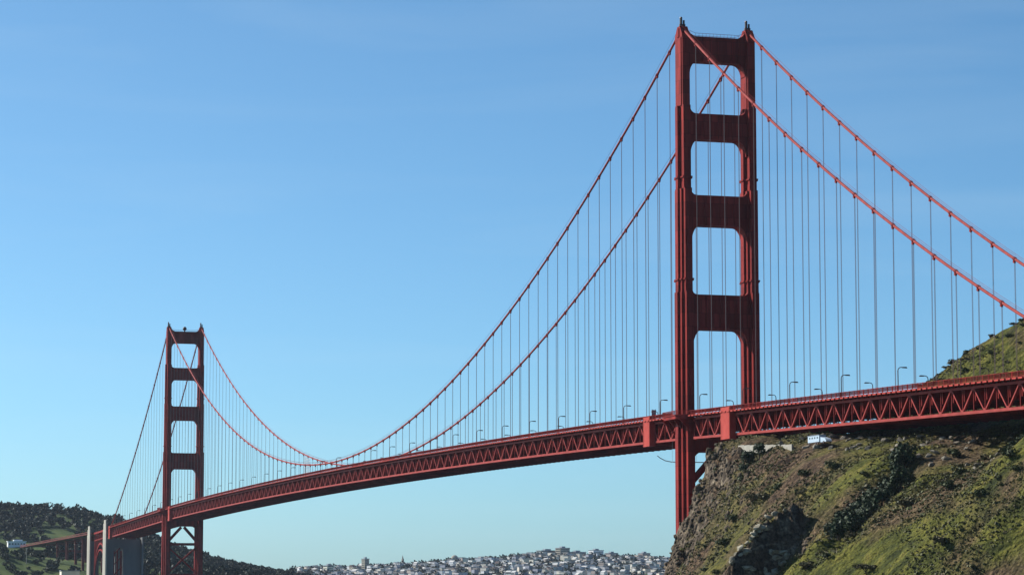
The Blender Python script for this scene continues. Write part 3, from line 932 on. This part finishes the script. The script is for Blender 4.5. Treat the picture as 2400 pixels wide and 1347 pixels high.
for i, (x, y, h) in enumerate(ind):
    az = math.degrees(math.atan2(x+372.45, y+996.9))
    where = 'on the slope left of the concrete pylons' if az < 7.2 else ('between pylons and far tower' if az < 9.1 else 'on the low bluff right of the far tower')
    t = thing('tree', 'dark round tree in the wood %s' % where, 'tree', (x, y, h), 'dark trees of the far wood ' + where)
    sc_ = rng.uniform(.55, 1.12) if x < 200 else rng.uniform(.5, .85)
    put('trunk', trunk_far, t, (0,0,0), (0,0,rng.uniform(0,6)), (sc_,)*3)
    put('crown', rng.choice(far_crowns), t, (0,0,9*sc_), (0,0,rng.uniform(0,6)), (sc_, sc_, sc_*rng.uniform(.85,1.2)))
vv, ff, off = [], [], 0
pr = [crown_arrays(110, 7.2, 6.0, 2.1, 80+i) for i in range(6)]
for (x, y, h) in spots:
    if (x, y, h) in indset: continue
    v, f = pr[rng.randrange(6)]
    s = rng.uniform(.55, 1.12) if x < 200 else rng.uniform(.5, .85)
    if (x, y, h) in lowset: s = rng.uniform(.45, .6)
    vv.append(v*s + np.array([x, y, h+7.5*s])); ff.append(f+off); off += len(v)
wood = put('woodland', arr_mesh('woodland', np.concatenate(vv), np.concatenate(ff), M['leaf_far']))
tag(wood, 'dark dense woodland covering the far ridge', 'woodland', kind='stuff')

# bushes on the open green slope at the lower left
bush_m = [crown_mesh('crown', M['leaf_dark'], 200, 4.5, 3.2, 1.0, 140+i) for i in range(3)]
stem_m = MB().tube([(0,0,-1.5),(0,0,2.0)], [.3,.15], 6).mesh('trunk', M['bark'])
k = 0
while k < 58:
    x, y = NR.uniform(-150, -28), NR.uniform(1770, 1950)
    h = float(far_h(x, y))
    if abs(x) < 30: continue
    t = thing('bush', 'dark rounded bush on the open green slope below the white building', 'bush', (x, y, h), 'bushes on the open green slope')
    s = rng.uniform(.6, 1.9)
    put('trunk', stem_m, t); put('crown', rng.choice(bush_m), t, (0,0,2.2*s), (0,0,rng.uniform(0,6)), (s,)*3)
    k += 1

# ------------------------------------------------------------------ the far city
def wall_mat(name, c):
    return noise_mat(name, tuple(q*.9 for q in c), c, .3, .75)
WALLS = [wall_mat('house_wall_%d' % i, c) for i, c in enumerate([(.66,.65,.62),(.60,.57,.50),(.42,.43,.46),(.62,.55,.47),(.34,.29,.27),(.56,.58,.62),(.22,.24,.30)])]
ROOFS = [wall_mat('house_roof_%d' % i, c) for i, c in enumerate([(.10,.10,.10),(.16,.12,.11),(.30,.30,.31),(.48,.47,.46)])]
def house_mb(kind, w, d, h):
    mb = MB()
    mb.box(-w/2,w/2,-d/2,d/2,-6,h,0)
    if kind == 0:
        mb.box(-w/2-.3,w/2+.3,-d/2-.3,d/2+.3,h,h+.5,1)
    elif kind == 1:
        mb.prism([(-w/2-.4,h),(w/2+.4,h),(0,h+w*.32)], 'y', -d/2-.4, d/2+.4, 1)
    else:
        mb.prism([(-d/2-.4,h),(d/2+.4,h),(0,h+d*.28)], 'x', -w/2-.4, w/2+.4, 1)
        mb.box(w*.2,w*.2+.9,-.5,.5,h,h+d*.28+1.2,0)
    for r in range(max(1, int(h//3.2))):
        for c in range(2):
            xx = (-.25+.5*c)*w; zz = 1.6+r*3.2
            mb.box(xx-w*.13,xx+w*.13,-d/2-.06,-d/2+.1,zz-.7,zz+.8,2)
            mb.box(-w/2-.06,-w/2+.1,(-.25+.5*c)*d-d*.09,(-.25+.5*c)*d+d*.09,zz-.7,zz+.8,2)
    mb.box(-w/2+.5,-w/2+2.2,-d/2-.9,-d/2-.01,2.5,h-.6,0)
    return mb
house_meshes = []
for i in range(21):
    r = random.Random(300+i)
    house_meshes.append(house_mb(i % 3, r.uniform(6.5,9.5), r.uniform(8.5,14), r.uniform(5.5,10)).mesh('house', [WALLS[i % 7], ROOFS[r.randrange(4)], M['glass']]))
hs = []
tries = 0
while len(hs) < 1000 and tries < 80000:
    tries += 1
    # street grid laid out on the slope, a little out of line with the bridge
    row, colm = NR.randint(0, 38), NR.randint(0, 110)
    gx = colm*10.6 + (colm//9)*9 + NR.uniform(-1.0, 1.0); gy = row*29 + NR.uniform(-3,3)
    c, s = math.cos(math.radians(-24)), math.sin(math.radians(-24))
    x, y = 545 + gx*c - gy*s*.2 , 3500 + gx*s*.25 + gy*c
    az = math.degrees(math.atan2(x+372.45, y+996.9))
    if az < 11.7 or az > 19.9: continue
    h = float(far_h(x, y))
    if h < 9: continue
    if any(abs(x-a) < 9.5 and abs(y-b) < 14 for a, b, _ in hs): continue
    hs.append((x, y, h))
hs.sort(key=lambda q: math.hypot(q[0]+372, q[1]+997))
# those that show are the ones along the upper part of the slope and the front rows alike: take an even spread
vis_i = set(range(0, len(hs), max(1, len(hs)//300)))
vis_i = set(sorted(vis_i)[:300])
rest = MB()
for i, (x, y, h) in enumerate(hs):
    rz = math.radians(rng.choice((16, 20, 24, 28, 32, 5, -30)))
    if i in vis_i:
        put_h = put('house', rng.choice(house_meshes), None, (x, y, h), (0,0,rz), (1,1,rng.uniform(.85,1.25)))
        tag(put_h, 'small pale house among the crowded houses on the far city slope', 'house', 'houses on the far city slope')
    else:
        w, d, hh = rng.uniform(7.5,11), rng.uniform(10,16), rng.uniform(6,11)
        c, s = math.cos(rz), math.sin(rz)
        base = len(rest.v)
        rest.box(-w/2,w/2,-d/2,d/2,-6,hh,rng.randrange(7)); rest.box(-w/2-.3,w/2+.3,-d/2-.3,d/2+.3,hh,hh+.6,7+rng.randrange(4))
        for j in range(base, len(rest.v)):
            a, b, z = rest.v[j]; rest.v[j] = (x+a*c-b*s, y+a*s+b*c, h+z)
tag(put('houses', rest.mesh('houses', WALLS+ROOFS)), 'mass of further houses packed behind the counted ones', 'houses', kind='stuff')
# dark trees between the houses
vv, ff, off = [], [], 0
n_t = 0
while n_t < 850:
    x, y = NR.uniform(600, 1750), NR.uniform(3400, 4750)
    az = math.degrees(math.atan2(x+372.45, y+996.9))
    if az < 11.5 or az > 19.9: continue
    h = float(far_h(x, y))
    if h < 6: continue
    v, f = pr[rng.randrange(6)]
    v, f = v[:240], f[:60]
    s = rng.uniform(.7, 1.3)
    vv.append(v*s + np.array([x, y, h+5*s])); ff.append(f+off); off += len(v); n_t += 1
tag(put('city_trees', arr_mesh('city_trees', np.concatenate(vv), np.concatenate(ff), M['leaf_far'])), 'dark trees growing between the far city houses', 'trees', kind='stuff')
# larger buildings along the skyline
def big_building(label, az_u, y, w, d, h, mat, kind=0, extra=None):
    az = math.radians(16.158) + math.atan((az_u-1200)/6387.5)
    x = -372.45 + (y+996.9)*math.tan(az)
    g = float(far_h(x, y))
    t = thing('city_building', label, 'building', (x, y, g), 'large buildings on the city skyline', (0,0,math.radians(18)))
    mb = MB(); mb.box(-w/2,w/2,-d/2,d/2,-8,h); put('wall', mb.mesh('wall', mat), t)
    mb = MB(); mb.box(-w/2-.6,w/2+.6,-d/2-.6,d/2+.6,h,h+1.2); mb.box(-w*.2,w*.15,-d*.25,d*.25,h+1.2,h+4.0); put('roof', mb.mesh('roof', M['grey']), t)
    for r in range(int(h//4)):
        wd = MB(); wd.box(-w/2+1.2,w/2-1.2,-d/2-.15,-d/2+.2,2.0+r*4,3.7+r*4)
        wd.box(-w/2-.15,-w/2+.2,-d/2+1,d/2-1,2.0+r*4,3.7+r*4)
        put('window', wd.mesh('window', M['glass']), t)
    if extra == 'spire':
        mb = MB(); mb.prism([(-2,-2),(2,-2),(2,2),(-2,2)], 'z', h+1.2, h+9); mb.tube([(0,0,h+9),(0,0,h+17)], [2.0,.1], 8); put('spire', mb.mesh('spire', M['palecon']), t)
    if extra == 'dome':
        mb = MB(); mb.ball((0,0,h+2), min(w,d)*.5, 14); put('dome', mb.mesh('dome', M['palecon']), t)
    return t
big_building('long low grey blue building on the city skyline', 1282, 4455, 42, 18, 12, M['grey'])
big_building('pale square tower block beside the long low skyline building', 1318, 4440, 24, 18, 17, M['palecon'])
big_building('long dark building right of the pale block on the skyline', 1352, 4440, 34, 16, 10, M['grey'])
big_building('bright white striped block highest on the city skyline', 1396, 4430, 26, 18, 15, M['white'])
big_building('small grey block right of the white striped block', 1432, 4430, 22, 16, 11, M['grey'])
big_building('brown block near the bluff on the city skyline', 1508, 4400, 20, 16, 14, WALLS[4])
big_building('slim church with a pointed spire on the left city skyline', 945, 4420, 9, 14, 10, M['palecon'], extra='spire')
big_building('church with a round dome on the city skyline', 1066, 4440, 16, 16, 8, M['palecon'], extra='dome')
big_building('tall pale block low on the left part of the city', 858, 4100, 10, 12, 22, M['palecon'])
big_building('cream apartment block at the left end of the city', 772, 4000, 14, 14, 16, M['cream'])

# ------------------------------------------------------------------ scrub, bushes, boulders and small buildings on the near bluff
def near_n(x, y):
    e = 1.0
    return np.stack([near_h(x-e,y)-near_h(x+e,y), near_h(x,y-e)-near_h(x,y+e), np.full_like(x, 2*e)], -1)
ns = 110000
sx_ = NR.uniform(-150, 60, ns); sy_ = NR.uniform(-430, -58, ns)
keep = (sx_ < -14) | (NR.rand(ns) < .8)
sx_, sy_ = sx_[keep], sy_[keep]
sz_ = near_h(sx_, sy_)
dens = fbm(sx_/22+9, sy_/22, 3)
nn = near_n(sx_, sy_); nn /= np.linalg.norm(nn, axis=1)[:,None]
streaks = fbm((sy_+.45*sx_)/6, sx_/26, 3)
ok = (sz_ > 3) & (1.5*dens + .9*streaks + NR.uniform(-.45, .45, len(sx_)) > -.02) & (nn[:,2] > .36)
px, py, pz, pn = sx_[ok], sy_[ok], sz_[ok], nn[ok]
q = 9
n0 = len(px)
size = NR.uniform(.22, .62, n0)*(1+.8*(NR.rand(n0) > .93))
d = NR.normal(size=(n0, q, 3)); d /= np.linalg.norm(d, axis=2)[:,:,None]; d[:,:,2] = abs(d[:,:,2])*.8
cen = np.stack([px,py,pz],-1)[:,None] + d*size[:,None,None]*NR.uniform(.3,1.0,(n0,q,1))
t1 = NR.normal(size=(n0,q,3)); t1 /= np.linalg.norm(t1,axis=2)[:,:,None]
t2 = np.cross(t1, d); t2 /= np.linalg.norm(t2,axis=2)[:,:,None]+1e-9
s = (size[:,None,None]*NR.uniform(.3,.65,(n0,q,1)))
v = np.stack([cen-t1*s, cen-t2*s*.8, cen+t1*s, cen+t2*s*.8], 2).reshape(-1,3)
scrub = put('scrub', arr_mesh('scrub', v, np.arange(len(v)).reshape(-1,4), M['leaf_scrub']))
tag(scrub, 'low mixed scrub and grass tufts covering the near bluff', 'scrub', kind='stuff')

bush_crowns = [crown_mesh('crown', M['leaf_olive'] if i % 2 else M['leaf_brush'], 420, 2.4+.5*(i % 3), 1.3+.25*(i % 2), .38, 200+i, 6+i) for i in range(6)]
dark_crowns = [crown_mesh('crown', M['leaf_dark'], 620, 3.2, 4.0, .55, 220+i, 9) for i in range(4)]
bstem = MB(); bstem.tube([(0,0,-1.0),(.1,0,.8),(0,.1,1.6)], [.22,.16,.08], 6); bstem.tube([(0,0,.3),(.9,.3,1.4)], [.12,.05], 5); bstem.tube([(0,0,.3),(-.8,-.4,1.3)], [.12,.05], 5)
bstem = bstem.mesh('trunk', M['bark'])
tstem = MB(); tstem.tube([(0,0,-1.5),(.2,0,2.5),(0,.2,5.5)], [.38,.28,.12], 7); tstem.tube([(.1,0,1.8),(1.7,.5,4.5)], [.18,.07], 5); tstem.tube([(.1,0,2.2),(-1.5,-.6,4.8)], [.18,.07], 5)
tstem = tstem.mesh('trunk', M['bark'])
def bush(x, y, s, label, group):
    t = thing('bush', label, 'bush', (x, y, float(near_h(x, y))), group)
    put('trunk', bstem, t, (0,0,0), (0,0,rng.uniform(0,6)), (s,)*3)
    put('crown', rng.choice(bush_crowns), t, (0,0,1.5*s), (0,0,rng.uniform(0,6)), (s, s, s*rng.uniform(.8,1.1)))
def dark_tree(x, y, s, label, group):
    t = thing('tree', label, 'tree', (x, y, float(near_h(x, y))), group)
    put('trunk', tstem, t, (0,0,0), (0,0,rng.uniform(0,6)), (s,)*3)
    put('crown', rng.choice(dark_crowns), t, (0,0,4.6*s), (0,0,rng.uniform(0,6)), (s, s, s*rng.uniform(.8,1.15)))
# dark trees in the gully under the deck
for k in range(22):
    x = -27 - 2.0*k*.75 + rng.uniform(-2,2); y = -243 + (x+40)*.55 + rng.uniform(-8,8)
    dark_tree(x, y, rng.uniform(.65,1.15), 'dark evergreen tree in the shaded gully below the deck', 'trees in the dark gully')
for x, y, s in ((-31,-112,1.1),(-29,-118,1.0),(-34,-116,.9)):
    dark_tree(x, y, s*.8, 'round dark tree high on the bluff just right of the near tower', 'round trees high on the bluff')
for k in range(46):
    x = rng.uniform(-95,-28); y = rng.uniform(-330,-80)
    if near_h(x, y) < 8: continue
    bush(x, y, rng.uniform(.5,1.15), 'olive green bush scattered on the sunny slope of the bluff', 'bushes on the sunny slope')
for k in range(46):
    t_ = rng.random()
    x = 34 + 70*t_ + rng.uniform(-6,6); y = -86 - 26*t_ + rng.uniform(-34,3)
    bush(x, y, rng.uniform(.3,.62), 'dark bush on the hilltop above the right end of the deck', 'bushes on the hill above the deck')
for k in range(16):
    y = rng.uniform(-312,-238); x = rng.uniform(-16, 8)
    bush(x, y, rng.uniform(.7,1.35), 'dark shrub in the deep shadow beneath the right end of the deck', 'shrubs in the shadow of the deck')
bush(57, -92, 1.0, 'large bushy clump standing out on the hilltop skyline', None)

bl = []
for i in range(6):
    r = random.Random(70+i)
    import bmesh
    bm = bmesh.new()
    for q_ in range(26):
        d_ = Vector((r.gauss(0,1), r.gauss(0,1), r.gauss(0,1))).normalized()*r.uniform(.75,1.1)
        bm.verts.new((d_.x, d_.y, d_.z*.8))
    res = bmesh.ops.convex_hull(bm, input=bm.verts)
    bmesh.ops.delete(bm, geom=[v_ for v_ in bm.verts if not v_.link_faces], context='VERTS')
    bmesh.ops.recalc_face_normals(bm, faces=bm.faces)
    me = bpy.data.meshes.new('boulder'); bm.to_mesh(me); bm.free(); me.materials.append(M['rock']); bl.append(me)
for k in range(60):
    y = rng.uniform(-290,-125); x = rng.uniform(-25,-2)
    o = put('boulder', rng.choice(bl), None, (x, y, float(near_h(x,y))+.1), (rng.uniform(-.4,.4),rng.uniform(-.4,.4),rng.uniform(0,6)), (rng.uniform(.8,2.0), rng.uniform(.8,2.2), rng.uniform(.7,1.5)))
    tag(o, 'grey brown boulder in the rocky band beneath the deck', 'boulder', 'boulders beneath the deck')
bp_ = []
for i in range(4):
    me = bl[i].copy(); me.materials.clear(); me.materials.append(M['rockpale']); bp_.append(me)
for k in range(64):
    x = -60.5 - 18*(k/63.)**.85 + rng.uniform(-1,1); y = SPUR_Y + rng.uniform(-1.6, 3.0)
    o = put('boulder', rng.choice(bp_), None, (x, y, float(near_h(x,y))+.2), (rng.uniform(-.4,.4),rng.uniform(-.4,.4),rng.uniform(0,6)), (rng.uniform(.7,2.3), rng.uniform(.6,1.7), rng.uniform(.6,1.5)))
    tag(o, 'pale sunlit boulder along the crest of the dark rock outcrop', 'boulder', 'pale boulders on the rock outcrop')
for k in range(9):
    x = -73 - 4*rng.random(); y = SPUR_Y - rng.uniform(3, 16)
    o = put('boulder', rng.choice(bp_), None, (x, y, float(near_h(x,y))+.1), (rng.uniform(-.4,.4),rng.uniform(-.4,.4),rng.uniform(0,6)), (rng.uniform(.6,1.4), rng.uniform(.6,1.4), rng.uniform(.6,1.1)))
    tag(o, 'grey broken boulder at the foot of the dark rock outcrop', 'boulder', 'boulders at the foot of the rock outcrop')
o = put('boulder', bl[0], None, (-58,-248,float(near_h(-58,-248))+.4), (0,0,1), (1.0,1.0,.9)); o.data = bl[0].copy(); o.data.materials[0] = M['palecon']
tag(o, 'small pale boulder alone on the grass right of the dark cliff', 'boulder')

rv, rf, off = [], [], 0
hulls = []
for me in bl:
    co = np.array([v_.co[:] for v_ in me.vertices]); tri = np.array([p_.vertices[:] for p_ in me.polygons]); hulls.append((co, tri))
rx_ = NR.uniform(-86, -22, 16000); ry_ = NR.uniform(-290, -52, 16000)
rz_ = near_h(rx_, ry_); rn_ = near_n(rx_, ry_); rn_ /= np.linalg.norm(rn_, axis=1)[:,None]
pick = np.where(~((ry_ > SPUR_Y-2.5) & (ry_ < SPUR_Y+9) & (rx_ < -58)) & (rz_ > 4) & (rn_[:,2] < .50 + .10*(ry_ > -100)))[0][:1500]
for i in pick:
    co, tri = hulls[rng.randrange(len(hulls))]
    a_ = rng.uniform(0, 6.28); c, s_ = math.cos(a_), math.sin(a_)
    sc3 = np.array([rng.uniform(.4,1.5), rng.uniform(.4,1.5), rng.uniform(.4,1.7)])*rng.uniform(.6,1.25)
    w = co*sc3; w = np.stack([w[:,0]*c-w[:,1]*s_, w[:,0]*s_+w[:,1]*c, w[:,2]], -1) + np.array([rx_[i], ry_[i], rz_[i]]) - rn_[i]*.25*sc3[0]
    rv.append(w); rf.append(tri+off); off += len(w)
tag(put('rock_rubble', arr_mesh('rock_rubble', np.concatenate(rv), np.concatenate(rf), M['rockdark'])), 'broken angular rock covering the steep faces of the bluff', 'rock', kind='stuff')
top_ = lambda y: max(float(near_h(xx_, y-q_)) for xx_ in (-24.5,-26,-28) for q_ in (0,2.8,5.5,8))
pz0, pz1 = top_(-88)-.1, top_(-130)-.1
pw = thing('parapet_wall', 'cream low wall on the bluff top beneath the deck', 'wall', (-25, -112, 0))
for i in range(9):
    y = -88 - i*5.6
    zt_ = pz0 + (pz1-pz0)*i/8.
    mb = MB(); mb.box(-.3,.3,-5.5,0,zt_-2.6,zt_)
    put('wall_panel', mb.mesh('wall_panel', M['palecon']), pw, (0, y+112, 0))
tr = thing('site_trailer', 'pale blue box trailer parked on the bluff top under the deck', 'trailer', (-21, -149, float(near_h(-21,-149))+.6))
tr.scale = (.8, .85, .72)
mb = MB(); mb.box(-1.5,1.5,-7,4.5,.9,4.0); put('body', mb.mesh('body', M['paleblue']), tr)
mb = MB(); mb.prism([(-13.5,.6),(-7.9,.6),(-7.9,3.0),(-12.2,2.2),(-13.5,1.2)], 'x', -1.3, 1.3); put('cab', mb.mesh('cab', M['paleblue']), tr)
wi = MB().box(-.05,.05,-.6,.6,-.4,.4).mesh('window', M['glass'])
for y in (-5.2,-2.6,0,2.6): put('window', wi, tr, (-1.52, y, 2.9))
mb = MB(); mb.box(-1.7,1.7,-7.2,4.7,4.0,4.18); put('roof', mb.mesh('roof', M['grey']), tr)
mb = MB(); mb.box(-1.1,1.1,-7.9,-7.0,.7,1.2); put('hitch', mb.mesh('hitch', M['steel']), tr)
wh = MB(); wh.tube([(-.2,0,0),(.2,0,0)], .55, 12); wh = wh.mesh('wheel', M['lamp'])
for x in (-1.45, 1.45):
    for y in (-11.5, -5.5, -3.8, 3): put('wheel', wh, tr, (x, y, .45))

# ------------------------------------------------------------------ the air
hz = MB(); hz.box(-6100,8100,-4100,10100,-12,240)
hmat = bpy.data.materials.new('air'); hmat.use_nodes = True
for nd in list(hmat.node_tree.nodes):
    if nd.type != 'OUTPUT_MATERIAL': hmat.node_tree.nodes.remove(nd)
pv = hmat.node_tree.nodes.new('ShaderNodeVolumePrincipled')
pv.inputs['Color'].default_value = (.70,.82,1.0,1)
pv.inputs['Density'].default_value = 1.3e-5
pv.inputs['Anisotropy'].default_value = .3
hmat.node_tree.links.new(pv.outputs[0], [n for n in hmat.node_tree.nodes if n.type == 'OUTPUT_MATERIAL'][0].inputs['Volume'])
haze = put('haze', hz.mesh('haze', hmat))
haze['kind'] = 'stuff'
